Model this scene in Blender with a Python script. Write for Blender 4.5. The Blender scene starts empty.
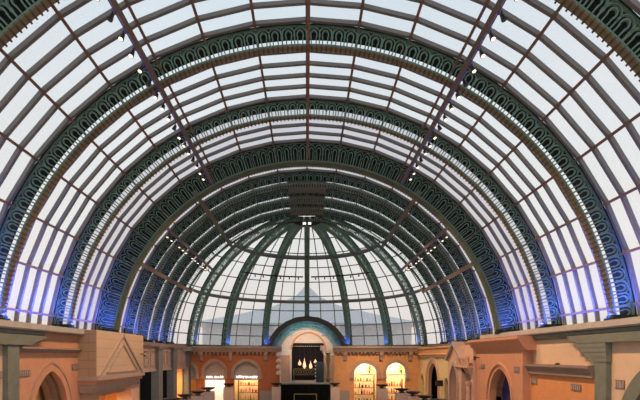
import bpy, math, random
from mathutils import Vector
random.seed(4)
S = bpy.context.scene
COL = S.collection
R_ = math.radians
E = 6.5            # eye height above the atrium floor; z values below are relative to the eye unless said

# ------------------------------------------------------------------ camera, world, exposure
cam_d = bpy.data.cameras.new('camera'); cam = bpy.data.objects.new('camera', cam_d); COL.objects.link(cam)
cam.location = (0, 0, E); cam.rotation_euler = (R_(90), 0, 0)
F = 480.0
cam_d.sensor_width = 36.0; cam_d.lens = 36.0*F/640.0
cam_d.shift_x = (320-307)/640.0; cam_d.shift_y = (356-200)/640.0
cam_d.clip_start = 0.1; cam_d.clip_end = 600
S.camera = cam
S.view_settings.view_transform = 'Standard'; S.view_settings.look = 'None'
S.view_settings.exposure = 0.0; S.view_settings.gamma = 1.0; S.view_settings.use_curve_mapping = False

w = bpy.data.worlds.new('evening_sky'); S.world = w; w.use_nodes = True
nt = w.node_tree; nt.nodes.clear()
out = nt.nodes.new('ShaderNodeOutputWorld'); bg = nt.nodes.new('ShaderNodeBackground')
tc = nt.nodes.new('ShaderNodeTexCoord'); sp = nt.nodes.new('ShaderNodeSeparateXYZ'); cr = nt.nodes.new('ShaderNodeValToRGB')
nz = nt.nodes.new('ShaderNodeTexNoise'); nz.inputs['Scale'].default_value = 2.2; nz.inputs['Detail'].default_value = 5
mr = nt.nodes.new('ShaderNodeMapRange'); mr.inputs[1].default_value = .3; mr.inputs[2].default_value = .7
mr.inputs[3].default_value = .94; mr.inputs[4].default_value = 1.05
mx = nt.nodes.new('ShaderNodeVectorMath'); mx.operation = 'SCALE'
nt.links.new(tc.outputs['Generated'], sp.inputs[0]); nt.links.new(sp.outputs['Z'], cr.inputs[0])
nt.links.new(tc.outputs['Generated'], nz.inputs['Vector']); nt.links.new(nz.outputs[0], mr.inputs[0])
nt.links.new(cr.outputs[0], mx.inputs[0]); nt.links.new(mr.outputs[0], mx.inputs['Scale'])
nt.links.new(mx.outputs[0], bg.inputs[0]); nt.links.new(bg.outputs[0], out.inputs[0])
e = cr.color_ramp.elements
e[0].position = 0.0; e[0].color = (.93, .80, .76, 1)
e[1].position = 1.0; e[1].color = (.66, .84, .97, 1)
for p_, c_ in ((.10, (1.0, .91, .85)), (.22, (1.0, .96, .91)), (.45, (.90, .93, .96)), (.62, (.76, .86, .95))):
    k = e.new(p_); k.color = (*c_, 1)
bg.inputs[1].default_value = 0.94

def lamp(kind, name, loc, energy, color, rot=None, target=None, size=.1, **kw):
    d = bpy.data.lights.new(name, kind); o = bpy.data.objects.new(name, d); COL.objects.link(o)
    o.location = (loc[0], loc[1], loc[2]+E); d.energy = energy; d.color = color
    if kind == 'AREA': d.size = size
    else: d.shadow_soft_size = size
    if target is not None:
        o.rotation_euler = (Vector((target[0], target[1], target[2]+E))-o.location).to_track_quat('-Z', 'Y').to_euler()
    for k_, v_ in kw.items(): setattr(d, k_, v_)
    return o
AY = [12.2, 17.4, 22.5, 27.0, 31.3, 34.3, 36.8, 39.5]      # depth of each arch
BLUE = (.06, .13, 1.0)
# blue floodlights on the ledge at the foot of the glazing
bays = [7.2]+AY
for i in range(len(bays)-1):
    y0, y1 = bays[i], bays[i+1]; ym = (y0+y1)/2; zz = 1.36 if ym < 30 else 1.02
    for s in (-1, 1):
        o = lamp('AREA', 'blue_led_strip', (s*10.95, ym, zz), (52 if ym < 30 else 30)*(y1-y0), BLUE, target=(s*11.9, ym, zz+1.9), size=.08)
        o.data.shape = 'RECTANGLE'; o.rotation_euler = (0, -s*R_(180-30), 0); o.data.size = .08; o.data.size_y = y1-y0-.3; o.data.spread = R_(95)
        lamp('SPOT', 'arch_uplight', (s*10.8, y1-1.1, zz+.05), 120 if ym < 30 else 60, BLUE, target=(s*11.4, y1, zz+1.8), size=.05, spot_size=R_(80), spot_blend=.7)
for yy in (51.2, 54, 57, 60):
    for s in (-1, 1): lamp('SPOT', 'blue_uplight', (s*3.4, yy, .5), 45, (.12, .35, 1.0), target=(s*3.0, yy+1.0, 3), size=.05, spot_size=R_(130), spot_blend=.7)
lamp('AREA', 'porch_fill', (0, 50.9, .9), 220, (.35, .75, 1.0), target=(0, 56, 3.6), size=3.0, spread=R_(150))  # added unseen blue-green fill to bring out the porch ribs
lamp('AREA', 'porch_fill', (0, 56, 2.2), 130, (1.0, .72, .52), target=(0, 64, 1.6), size=1.0, spread=R_(70))  # added unseen warm fill, brightens the porch end wall
for th in (-67.5, -45, -22.5, 22.5, 45, 67.5):
    lamp('SPOT', 'blue_uplight', (10.6*math.sin(R_(th)), 40+10.6*math.cos(R_(th)), 1.1), 60, BLUE,
         target=(11.9*math.sin(R_(th)), 40+11.9*math.cos(R_(th)), 3.0), size=.05, spot_size=R_(90), spot_blend=.7)
# warm spotlights of the ceiling tracks washing the shop fronts
WARM = (1.0, .62, .34)
for s in (-1, 1):
    for yy in (13.5, 18, 22.5, 27, 32, 38):
        lamp('SPOT', 'track_lamp', (s*5.3, yy, 9.2), 3000 if s > 0 else 2300, WARM, target=(s*11, yy, -1.5), size=.08, spot_size=R_(70), spot_blend=.8)
for xx in (-7, -3.5, 3.5, 7):
    lamp('SPOT', 'track_lamp', (xx, 34.5, 8.4), 3600 if xx > 0 else 1200, WARM, target=(xx*1.02, 44.5, -1.5), size=.08, spot_size=R_(42), spot_blend=.8)

# ------------------------------------------------------------------ materials
def mat(name, col, rough=.6, metal=0.0, var=.08, scale=3.0, bump=0.0, bscale=20, emit=None, estr=0, coat=0):
    m = bpy.data.materials.new(name); m.use_nodes = True; n = m.node_tree; b = n.nodes['Principled BSDF']
    b.inputs['Roughness'].default_value = rough; b.inputs['Metallic'].default_value = metal
    if coat: b.inputs['Coat Weight'].default_value = coat
    t = n.nodes.new('ShaderNodeTexCoord'); ns = n.nodes.new('ShaderNodeTexNoise'); ns.inputs['Scale'].default_value = scale; ns.inputs['Detail'].default_value = 4
    r = n.nodes.new('ShaderNodeValToRGB'); r.color_ramp.elements[0].position = .3; r.color_ramp.elements[1].position = .7
    r.color_ramp.elements[0].color = (*[max(0, c*(1-var)) for c in col], 1); r.color_ramp.elements[1].color = (*[min(1, c*(1+var)) for c in col], 1)
    n.links.new(t.outputs['Object'], ns.inputs['Vector']); n.links.new(ns.outputs[0], r.inputs[0]); n.links.new(r.outputs[0], b.inputs['Base Color'])
    if bump:
        n2 = n.nodes.new('ShaderNodeTexNoise'); n2.inputs['Scale'].default_value = bscale
        bp = n.nodes.new('ShaderNodeBump'); bp.inputs['Strength'].default_value = bump; bp.inputs['Distance'].default_value = .02
        n.links.new(t.outputs['Object'], n2.inputs['Vector']); n.links.new(n2.outputs[0], bp.inputs['Height']); n.links.new(bp.outputs[0], b.inputs['Normal'])
    if emit: b.inputs['Emission Color'].default_value = (*emit, 1); b.inputs['Emission Strength'].default_value = estr
    return m
def block_mat(name, col, mortar, sx, sy, swap):
    """stone blocks with thin joints; swap picks which world axes run along the wall"""
    m = mat(name, col, .8); n = m.node_tree; b = n.nodes['Principled BSDF']
    t = n.nodes.new('ShaderNodeTexCoord'); s = n.nodes.new('ShaderNodeSeparateXYZ'); c = n.nodes.new('ShaderNodeCombineXYZ')
    n.links.new(t.outputs['Object'], s.inputs[0]); n.links.new(s.outputs[swap], c.inputs[0]); n.links.new(s.outputs['Z'], c.inputs[1])
    br = n.nodes.new('ShaderNodeTexBrick'); br.inputs['Scale'].default_value = 1; br.inputs['Mortar Size'].default_value = .012
    br.inputs['Brick Width'].default_value = sx; br.inputs['Row Height'].default_value = sy; br.inputs['Bias'].default_value = 0
    br.inputs['Color1'].default_value = (*col, 1); br.inputs['Color2'].default_value = (*[x*.93 for x in col], 1); br.inputs['Mortar'].default_value = (*mortar, 1)
    n.links.new(c.outputs[0], br.inputs['Vector']); n.links.new(br.outputs[0], b.inputs['Base Color'])
    return m
def glass_mat(nm='roof_glass', tint=(.95, .97, .97, 1)):
    m = bpy.data.materials.new(nm); m.use_nodes = True; n = m.node_tree; n.nodes.clear()
    o = n.nodes.new('ShaderNodeOutputMaterial'); tr = n.nodes.new('ShaderNodeBsdfTransparent'); tr.inputs[0].default_value = tint
    tl = n.nodes.new('ShaderNodeBsdfTranslucent'); tl.inputs[0].default_value = (.9, .9, .9, 1)
    gl = n.nodes.new('ShaderNodeBsdfGlossy'); gl.inputs['Roughness'].default_value = .08
    df = n.nodes.new('ShaderNodeBsdfDiffuse'); df.inputs[0].default_value = (.8, .8, .8, 1)
    t = n.nodes.new('ShaderNodeTexCoord'); ns = n.nodes.new('ShaderNodeTexNoise'); ns.inputs['Scale'].default_value = .8; ns.inputs['Detail'].default_value = 5
    mr = n.nodes.new('ShaderNodeMapRange'); mr.inputs[1].default_value = .35; mr.inputs[2].default_value = .65; mr.inputs[3].default_value = .18; mr.inputs[4].default_value = .30
    n.links.new(t.outputs['Object'], ns.inputs['Vector']); n.links.new(ns.outputs[0], mr.inputs[0])
    m1 = n.nodes.new('ShaderNodeMixShader'); m2 = n.nodes.new('ShaderNodeMixShader'); m3 = n.nodes.new('ShaderNodeMixShader')
    n.links.new(mr.outputs[0], m1.inputs[0]); n.links.new(tr.outputs[0], m1.inputs[1]); n.links.new(tl.outputs[0], m1.inputs[2])
    m2.inputs[0].default_value = .012; n.links.new(m1.outputs[0], m2.inputs[1]); n.links.new(gl.outputs[0], m2.inputs[2])
    m3.inputs[0].default_value = .03; n.links.new(m2.outputs[0], m3.inputs[1]); n.links.new(df.outputs[0], m3.inputs[2])
    n.links.new(m3.outputs[0], o.inputs[0])
    return m
M = dict(
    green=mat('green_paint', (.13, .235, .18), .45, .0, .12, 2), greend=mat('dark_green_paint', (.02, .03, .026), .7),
    fascia=mat('brown_green_fascia', (.085, .075, .06), .6), archl=mat('brown_pink_stone', (.42, .25, .17), .8), soffg=mat('grey_green_soffit', (.12, .15, .10), .6, var=.15), olive=mat('olive_soffit', (.22, .185, .10), .6, var=.15), dentil=mat('rust_soffit', (.10, .06, .04), .6),
    bar=mat('grey_glazing_bar', (.185, .172, .163), .5), purlin=mat('brown_purlin', (.20, .115, .085), .5),
    tube=mat('brown_tube', (.15, .12, .105), .45), red=mat('red_brown_tube', (.24, .115, .085), .45),
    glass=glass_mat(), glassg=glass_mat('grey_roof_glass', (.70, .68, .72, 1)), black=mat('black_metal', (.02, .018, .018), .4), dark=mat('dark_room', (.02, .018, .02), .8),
    cream=mat('cream_plaster', (.62, .44, .30), .85, var=.05, bump=.2), creamL=mat('cream_plaster_pale', (.60, .42, .30), .85, bump=.2),
    orange=mat('orange_plaster', (.62, .26, .10), .85, var=.06, bump=.2), salmon=mat('salmon_plaster', (.56, .27, .16), .85, var=.06, bump=.2),
    pink=mat('pink_stone', (.66, .42, .30), .8), yellow=mat('yellow_plaster', (.75, .58, .30), .85, bump=.2),
    terracotta=mat('terracotta_wall', (.46, .16, .065), .85, bump=.2), peach=mat('peach_wall', (.66, .34, .15), .85, bump=.2),
    stone=mat('pinkish_stone_trim', (.42, .31, .27), .75), taupe=mat('taupe_cornice', (.25, .175, .145), .75), ledge=mat('ledge_stone', (.33, .30, .28), .75),
    grey=mat('grey_green_stone', (.16, .17, .14), .75, var=.12), greyd=mat('grey_column', (.18, .18, .18), .7), vent=mat('vent_grille', (.20, .15, .13), .7),
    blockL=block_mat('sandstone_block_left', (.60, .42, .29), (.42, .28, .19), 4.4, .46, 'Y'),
    blockX=block_mat('sandstone_block_end_shaded', (.44, .28, .18), (.24, .15, .10), 1.6, .42, 'X'),  # same sandstone, with the shade of the end face put into its colour
    blockO=block_mat('salmon_block', (.50, .25, .14), (.28, .14, .08), 1.5, .5, 'Y'),
    floor=mat('polished_floor', (.45, .38, .30), .2, var=.2, scale=.6), white=mat('white_plaster', (.72, .60, .50), .8),
    post=mat('cream_post', (.70, .52, .44), .7), marble=mat('black_marble', (.004, .007, .006), .75, var=.5), marblet=mat('grey_marble_edge', (.28, .30, .28), .3),
    blue=mat('deep_blue_cloth', (.02, .025, .14), .6), lens=mat('lamp_lens', (1, .9, .8), .3, emit=(1, .74, .50), estr=2.6),
    lensoff=mat('lamp_lens_unlit', (.1, .09, .08), .3), sign=mat('white_letters', (.9, .9, .9), .4, emit=(1, .95, .88), estr=1.1),
    tymp=mat('grey_tympanum', (.48, .42, .38), .7), shopwall=mat('bright_shop_wall', (.9, .78, .55), .8), shopw2=mat('white_shop_wall', (.9, .88, .80), .8),
    roof=mat('pale_outdoor_roof', (.50, .50, .52), .8), leaf=mat('green_leaves', (.12, .25, .04), .6, var=.3), wood=mat('shop_wood', (.30, .14, .06), .5),
    led=mat('purple_led', (.1, .05, .3), .5, emit=(.08, .04, .4), estr=.1), flame=mat('warm_lamp', (1, .6, .4), .5, emit=(1, .50, .28), estr=1.3),
    louver=mat('dark_louver', (.06, .07, .07), .6), glow=mat('warm_lit_wall', (.85, .5, .2), .8), brass=mat('brass', (.28, .19, .08), .45, .5),
    redc=mat('red_goods', (.7, .06, .03), .5), brownc=mat('brown_goods', (.25, .10, .04), .5), goldc=mat('gold_goods', (.8, .5, .12), .4), pinkc=mat('pink_goods', (.8, .35, .25), .5), darkc=mat('dark_goods', (.03, .02, .03), .5),
)

for k_ in ('dark', 'marble', 'louver', 'lensoff', 'greend'): M[k_].node_tree.nodes['Principled BSDF'].inputs['Specular IOR Level'].default_value = .08
# ------------------------------------------------------------------ mesh builder
class MB:
    def __init__(s): s.v = []; s.f = []
    def add(s, vs, fs):
        b = len(s.v); s.v += [tuple(q) for q in vs]; s.f += [tuple(i+b for i in q) for q in fs]; return s
    def box(s, x0, x1, y0, y1, z0, z1):
        if x0 > x1: x0, x1 = x1, x0
        vs = [(x, y, z) for x in (x0, x1) for y in (y0, y1) for z in (z0, z1)]
        return s.add(vs, [(0, 1, 3, 2), (4, 6, 7, 5), (0, 4, 5, 1), (2, 3, 7, 6), (0, 2, 6, 4), (1, 5, 7, 3)])
    def prism(s, pts, ax, c0, c1):
        """pts: 2D outline; ax 'x': (y,z) swept in x; 'y': (x,z) swept in y; 'z': (x,y) swept in z"""
        def P(p, c): return (c, p[0], p[1]) if ax == 'x' else (p[0], c, p[1]) if ax == 'y' else (p[0], p[1], c)
        n = len(pts); vs = [P(p, c0) for p in pts]+[P(p, c1) for p in pts]
        return s.add(vs, [tuple(range(n)), tuple(range(2*n-1, n-1, -1))]+[(i, i+n, (i+1) % n+n, (i+1) % n) for i in range(n)])
    def ring(s, outer, inner, ax, c0, c1):
        """open band between two equally long polylines, given thickness"""
        def P(p, c): return (c, p[0], p[1]) if ax == 'x' else (p[0], c, p[1]) if ax == 'y' else (p[0], p[1], c)
        n = len(outer)
        for i in range(n-1):
            q = [outer[i], outer[i+1], inner[i+1], inner[i]]
            vs = [P(p, c0) for p in q]+[P(p, c1) for p in q]
            fs = [(0, 1, 2, 3), (7, 6, 5, 4), (0, 4, 5, 1), (2, 6, 7, 3)]
            if i == 0: fs.append((0, 3, 7, 4))
            if i == n-2: fs.append((1, 5, 6, 2))
            s.add(vs, fs)
        return s
    def ribbon(s, pts, wd, fn, t0, t1):
        """flat bar of width wd along 2D pts, mapped by fn(u, v, t) -> xyz"""
        n = len(pts); L = []; Rr = []
        for i in range(n):
            a = pts[max(i-1, 0)]; b = pts[min(i+1, n-1)]
            dx, dy = b[0]-a[0], b[1]-a[1]; l = math.hypot(dx, dy) or 1
            nx, ny = -dy/l*wd/2, dx/l*wd/2
            L.append((pts[i][0]+nx, pts[i][1]+ny)); Rr.append((pts[i][0]-nx, pts[i][1]-ny))
        vs = []
        for i in range(n): vs += [fn(*L[i], t0), fn(*Rr[i], t0), fn(*Rr[i], t1), fn(*L[i], t1)]
        fs = [(0, 3, 2, 1), (4*n-4, 4*n-3, 4*n-2, 4*n-1)]
        for i in range(n-1):
            for k in range(4): fs.append((4*i+k, 4*i+(k+1) % 4, 4*i+4+(k+1) % 4, 4*i+4+k))
        return s.add(vs, fs)
    def tube(s, a, b, r, n=8, r2=None):
        a = Vector(a); b = Vector(b); d = (b-a).normalized(); r2 = r if r2 is None else r2
        u = d.orthogonal().normalized(); v = d.cross(u)
        vs = [a+(u*math.cos(2*math.pi*i/n)+v*math.sin(2*math.pi*i/n))*r for i in range(n)]+[b+(u*math.cos(2*math.pi*i/n)+v*math.sin(2*math.pi*i/n))*r2 for i in range(n)]
        return s.add(vs, [tuple(range(n-1, -1, -1)), tuple(range(n, 2*n))]+[(i, (i+1) % n, (i+1) % n+n, i+n) for i in range(n)])
    def lathe(s, prof, cx, cy, n=20):
        """prof: (r, z) from bottom to top"""
        m = len(prof); vs = [(cx+r*math.cos(2*math.pi*i/n), cy+r*math.sin(2*math.pi*i/n), z) for r, z in prof for i in range(n)]
        fs = [(j*n+i, j*n+(i+1) % n, (j+1)*n+(i+1) % n, (j+1)*n+i) for j in range(m-1) for i in range(n)]
        fs += [tuple(range(n-1, -1, -1)), tuple((m-1)*n+i for i in range(n))]
        return s.add(vs, fs)
    def mesh(s, name, m, off=(0, 0, 0), fix=True):
        me = bpy.data.meshes.new(name)
        me.from_pydata([(x-off[0], y-off[1], z-off[2]) for x, y, z in s.v], [], s.f)
        me.materials.append(m); me.update()
        if fix:
            import bmesh
            b = bmesh.new(); b.from_mesh(me); bmesh.ops.recalc_face_normals(b, faces=b.faces); b.to_mesh(me); b.free()
        return me
    def base(s):
        xs = [p[0] for p in s.v]; ys = [p[1] for p in s.v]; zs = [p[2] for p in s.v]
        return ((min(xs)+max(xs))/2, (min(ys)+max(ys))/2, min(zs))

def tag(o, label=None, cat=None, group=None, kind=None):
    if label: o['label'] = label
    if cat: o['category'] = cat
    if group: o['group'] = group
    if kind: o['kind'] = kind
    return o
# geometry is written relative to the eye; everything is lifted by E when linked
def link(name, me, loc, parent=None):
    o = bpy.data.objects.new(name, me); COL.objects.link(o)
    if parent: o.parent = parent
    o.location = loc
    return o
def thing(name, loc, label, cat, group=None, kind=None):
    o = bpy.data.objects.new(name, None); COL.objects.link(o); o.location = (loc[0], loc[1], loc[2]+E); o.empty_display_size = .2
    return tag(o, label, cat, group, kind)
def wloc(o):
    l = Vector(o.location)
    while o.parent: o = o.parent; l += o.location
    return l
def part(mb, name, m, parent, label=None):
    l = wloc(parent)
    o = link(name, mb.mesh(name, m, (l.x, l.y, l.z-E)), (0, 0, 0), parent)
    if label: o['label'] = label
    return o
def solo(mb, name, m, label=None, cat=None, group=None, kind=None):
    b = mb.base(); o = link(name, mb.mesh(name, m, b), (b[0], b[1], b[2]+E))
    return tag(o, label, cat, group, kind)
def struct(mb, name, m, label=None): return solo(mb, name, m, label, None, None, 'structure')
def copy_tree(o, parent=None):
    kids = [c for c in COL.objects if c.parent == o]
    c = o.copy(); COL.objects.link(c)
    if parent: c.parent = parent
    for k in kids: copy_tree(k, c)
    return c
def side(i): return 'left' if i < 0 else 'right'
ORD = ['first', 'second', 'third', 'fourth', 'fifth', 'sixth', 'seventh', 'eighth', 'ninth', 'tenth', 'eleventh', 'twelfth', 'thirteenth', 'fourteenth', 'fifteenth', 'sixteenth', 'seventeenth', 'eighteenth', 'nineteenth', 'twentieth', 'twenty-first', 'twenty-second', 'twenty-third', 'twenty-fourth']

FLOORZ = -E
# ------------------------------------------------------------------ floor and roof shell
struct(MB().box(-16, 16, -6, 80, FLOORZ-.2, FLOORZ), 'floor', M['floor'])
GR = 12.15     # glazing radius at the purlins
def arcpt(a, r): return (r*math.sin(R_(a)), r*math.cos(R_(a)))
glass_edges = [2.0]+AY
POLY = [arcpt(a, GR) for a in range(-81, 82, 9)]
def spring(r, z): return math.degrees(math.acos(z/r))
def poly_arc(r, zend):
    e_ = spring(r, zend); return [arcpt(-e_, r)]+[arcpt(a, r) for a in range(-81, 82, 9)]+[arcpt(e_, r)]
bar_mesh = {}
for i in range(len(glass_edges)-1):
    y0, y1 = glass_edges[i], glass_edges[i+1]; ze = 1.25 if y1 < 30 else .95
    g = MB(); P = poly_arc(GR, ze)
    g.add([(x, y, z) for x, z in P for y in (y0, y1)], [(2*k, 2*k+1, 2*k+3, 2*k+2) for k in range(len(P)-1)])
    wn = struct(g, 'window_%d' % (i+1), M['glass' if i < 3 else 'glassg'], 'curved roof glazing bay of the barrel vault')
    n = max(2, round((y1-y0)/.85)); st = (y1-y0)/n
    if y1-y0 > 8: n = 12; st = .85
    key = ze
    if key not in bar_mesh:
        b = MB(); b.ring(poly_arc(GR+.01, ze), poly_arc(GR-.13, ze), 'y', -.065, .065); bar_mesh[key] = b.mesh('glazing_bar', M['bar'])
    l = wloc(wn)
    for k in range(n):
        yb = y1-.15-k*st
        link('glazing_bar', bar_mesh[key], (-l.x, yb-l.y, E-l.z), wn)
    for a in list(range(-72, 73, 9))+[-81, 81]:       # short purlin lengths carried by this bay
        px, pz = arcpt(a, GR-.12); m = MB(); c, s_ = math.cos(R_(a)), math.sin(R_(a)); hw, hd = .05, .07
        q = [(px+c*dx+s_*dz, pz-s_*dx+c*dz) for dx, dz in ((-hw, -hd), (hw, -hd), (hw, hd), (-hw, hd))]
        m.prism(q, 'y', y0, y1); part(m, 'purlin', M['purlin'], wn)

# ------------------------------------------------------------------ lattice arches
def cell_paths(L, H):
    """bars of one lattice cell, u in [0,L], v in [0,H]"""
    P = []
    P.append(([(0, .05), (0, H*.66)], .055)); P.append(([(0, H*.64), (-.045, H*.80), (0, H*.97)], .026)); P.append(([(0, H*.64), (.045, H*.80), (0, H*.97)], .026))
    zc = H*.53
    P.append(([(L*.5, .04), (L*.5, zc-.03)], .045))
    for c in (.27, .73):
        cu = c*L; ro = .25*L; ri = .125*L; vo = .36*H; vi = .21*H
        P.append(([(cu+ro*math.cos(t), zc+vo*math.sin(t)) for t in [R_(205-25.5*k) for k in range(10)]], .034))
        arc = [(cu-ri*.8, .04), (cu-ri*.8, zc-.09)]+[(cu+ri*math.cos(t), zc+vi*math.sin(t)) for t in [R_(190-33.3*k) for k in range(7)]]+[(cu+ri*.8, zc-.09), (cu+ri*.8, .04)]
        P.append((arc, .042))
    return P
def lattice(cells, half, Rin, H, t0, t1, fn3, L_at, dense=1):
    """cells spans angle step; returns lattice web mesh builder. fn3(angle, r, t)"""
    m = MB(); step = half*2/cells
    L = L_at
    for c in range(cells):
        a0 = -half+c*step
        f = lambda u, v, t, a0=a0: fn3(a0+u/L*step, Rin+v, t)
        for pts, wd in cell_paths(L, H): m.ribbon(pts, wd, f, t0, t1)
    f = lambda u, v, t: fn3(u, Rin+v, t)
    n = cells*2; 
    for (v0, v1) in ((0, .06), (H-.045, H)):
        pts_o = [(-half+2*half*k/n) for k in range(n+1)]
        vs = []
        for a in pts_o: vs += [fn3(a, Rin+v0, t0), fn3(a, Rin+v1, t0), fn3(a, Rin+v1, t1+.02), fn3(a, Rin+v0, t1+.02)]
        fs = [(0, 1, 2, 3), (4*n+3, 4*n+2, 4*n+1, 4*n)]
        for i in range(n):
            for k in range(4): fs.append((4*i+k, 4*i+4+k, 4*i+4+(k+1) % 4, 4*i+(k+1) % 4))
        m.add(vs, fs)
    return m
def band(half, r0, r1, t0, t1, fn3, n=80):
    m = MB(); vs = []
    for k in range(n+1):
        a = -half+2*half*k/n
        vs += [fn3(a, r0, t0), fn3(a, r1, t0), fn3(a, r1, t1), fn3(a, r0, t1)]
    fs = [(0, 1, 2, 3), (4*n+3, 4*n+2, 4*n+1, 4*n)]
    for i in range(n):
        for k in range(4): fs.append((4*i+k, 4*i+4+k, 4*i+4+(k+1) % 4, 4*i+(k+1) % 4))
    return m.add(vs, fs)
def cyl(a, r, t): return (r*math.sin(R_(a)), t, r*math.cos(R_(a)))
def dentils(half, per, r, t0, t1, fn3):
    m = MB(); n = int(round(2*half/per)); d = .16/ r*57.3*.5*.35
    for k in range(n+1):
        a = -half+2*half*k/n
        vs = [fn3(a+da, r+dr, t) for da in (-d, d) for dr in (-.05, .03) for t in (t0, t1)]
        m.add(vs, [(0, 1, 3, 2), (4, 6, 7, 5), (0, 4, 5, 1), (2, 3, 7, 6), (0, 2, 6, 4), (1, 5, 7, 3)])
    return m
def arch_meshes(H, w_top, w_bot, soff, dent):
    Rin = 12.0-H; half = 85.5
    return [
        ('lattice_web', lattice(38, half, Rin, H, -.04, .04, cyl, .91).mesh('lattice_web', M['green'], fix=False)),
        ('top_flange', band(half, 11.97, 12.03, -.05, w_top, cyl).mesh('top_flange', M['greend'])),
        ('soffit', band(half, Rin-.03, Rin, -.03, w_bot, cyl).mesh('soffit', M[soff])),
        ('dentil_course', dentils(half, .9, Rin-.02, -.04, w_bot+.03, cyl).mesh('dentil_course', M[dent])),
    ]
near_set = arch_meshes(.76, .80, .22, 'olive', 'dentil')
big_set = arch_meshes(1.06, 3.0, .68, 'soffg', 'soffg')
far_set = arch_meshes(.80, 1.45, .26, 'green', 'greend')
names = ['nearest', 'second', 'third', 'fourth', 'fifth', 'sixth', 'seventh', 'last']
look = ['in the top corners', 'springing above the grey corbelled columns', 'slim with wide bays around',
        'deeper with long slots', 'just behind the deepest', 'in the close row', 'in the close row', 'carrying the glass half dome']
for i, y in enumerate(AY):
    ms = near_set if i < 3 else big_set if i == 3 else far_set
    ze = 1.29 if y < 30 else .95
    t = thing('lattice_arch', (0, y, 0), 'green lattice roof arch, %s from viewer, %s' % (names[i], look[i]), 'arch', 'green lattice arches across the vault')
    for nm, me in ms: link(nm, me, (0, 0, 0), t)
    H = .76 if i < 3 else 1.06 if i == 3 else .80
    for s in (-1, 1):
        xo = 12.03*math.sin(R_(84)); xi = (12-H-.05)*math.sin(R_(84))
        f = MB().box(s*(xi-.03), s*(xo+.05), y-.12, y+.4, ze-.02, ze+.2)
        f.box(s*(xi-.10), s*(xi+.35), y-.16, y+.45, ze-.02, ze+.10)
        part(f, 'foot', M['greend'], t)

# ridge tube, light tracks, heavy purlins
def longi(a, r, y0, y1, hw, hd):
    px, pz = arcpt(a, r); c, s_ = math.cos(R_(a)), math.sin(R_(a))
    return MB().prism([(px+c*dx+s_*dz, pz-s_*dx+c*dz) for dx, dz in ((-hw, -hd), (hw, -hd), (hw, hd), (-hw, hd))], 'y', y0, y1)
solo(longi(0.3, 11.2, 2, 27, .045, .07), 'ridge_tube', M['red'], 'red-brown tube running along the crown of the near vault', 'roof tube')
for s in (-1, 1):
    for a, w_ in ((34.5, 'upper'), (61, 'lower')):
        solo(longi(s*a, 11.15, 27, 40.3, .13, .11), 'roof_tube', M['tube'],
             '%s heavy brown tube on the %s, crossing the four close arches to the dome' % (w_, side(s)), 'roof tube', 'heavy tubes under the far arches')
spot_proto = None
_lo = []
def lens_off(me):
    if not _lo:
        c = me.copy(); c.materials.clear(); c.materials.append(M['lensoff']); _lo.append(c)
    return _lo[0]
def spotlight(loc, s, label, group, lit=True):
    global spot_proto
    if spot_proto is None:
        t = thing('spotlight', (0, 0, 0), label, 'spotlight', group)
        b = MB().tube((0, 0, .02), (0, 0, .17), .02, 6); part(b, 'stem', M['black'], t)
        h = MB().tube((0, 0, 0.05), (.05, -.05, -.12), .055, 10, .085); part(h, 'housing', M['black'], t)
        l = MB().tube((.05, -.05, -.115), (.054, -.054, -.13), .062, 10); part(l, 'lens', M['lens'], t, 'glowing warm white lens')
        spot_proto = t; o = t
    else: o = copy_tree(spot_proto)
    if not lit:
        for c in [c for c in COL.objects if c.parent == o and c.name.startswith('lens')]:
            c.data = lens_off(c.data); c['label'] = 'dark unlit lens'
    o.location = (loc[0], loc[1], loc[2]+E); o.rotation_euler = (0, 0, 0 if s > 0 else R_(-90))
    return tag(o, label, 'spotlight', group)
def track(s, a, r, y0, y1, n, where, gname, first, step):
    t = thing('light_track', (arcpt(s*a, r)[0], (y0+y1)/2, arcpt(s*a, r)[1]), 'long brown square lighting track on the %s of the %s' % (side(s), where), 'light track', 'lighting tracks under the vault')
    part(longi(s*a, r, y0, y1, .08, .10), 'beam', M['tube'], t)
    part(longi(s*(a+.55), r-.02, y0, y1, .022, .07), 'led_strip', M['led'], t, 'thin purple glowing strip')
    for k in range(n):
        yy = first+k*step; px, pz = arcpt(s*(a+.85), r-.02)
        spotlight((px, yy, pz-.16), s, 'small %s spotlight under %s track of the %s, %s from near end' % ('unlit' if k % 4 == 2 else 'glowing warm', side(s), where, ORD[k]), gname, k % 4 != 2)
for s in (-1, 1):
    track(s, 28.6, 11.0, 5.0, 26.6, 19, 'near vault', 'spotlights on the %s near track' % side(s), 11.7, .8)
    track(s, 47.5, 10.95, 27.6, 41, 14, 'far vault', 'spotlights on the %s far track' % side(s), 28.3, .88)
    solo(longi(s*27.0, 11.6, 2, 27, .035, .05), 'roof_tube', M['purlin'], 'thin brown tube running beside the %s lighting track' % side(s), 'roof tube', 'thin tubes beside the near tracks')
for k, (y0, y1) in enumerate(((31.9, 34.2), (34.9, 36.7), (37.4, 39.4))):
    solo(band(6.5, 11.6, 11.68, y0, y1, cyl, 4), 'ridge_walkway', M['greyd'], 'dark walkway panel at the crown between far arches, %s from the dome' % ['third', 'second', 'nearest'][k], 'walkway panel', 'walkway panels at the crown')

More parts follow.
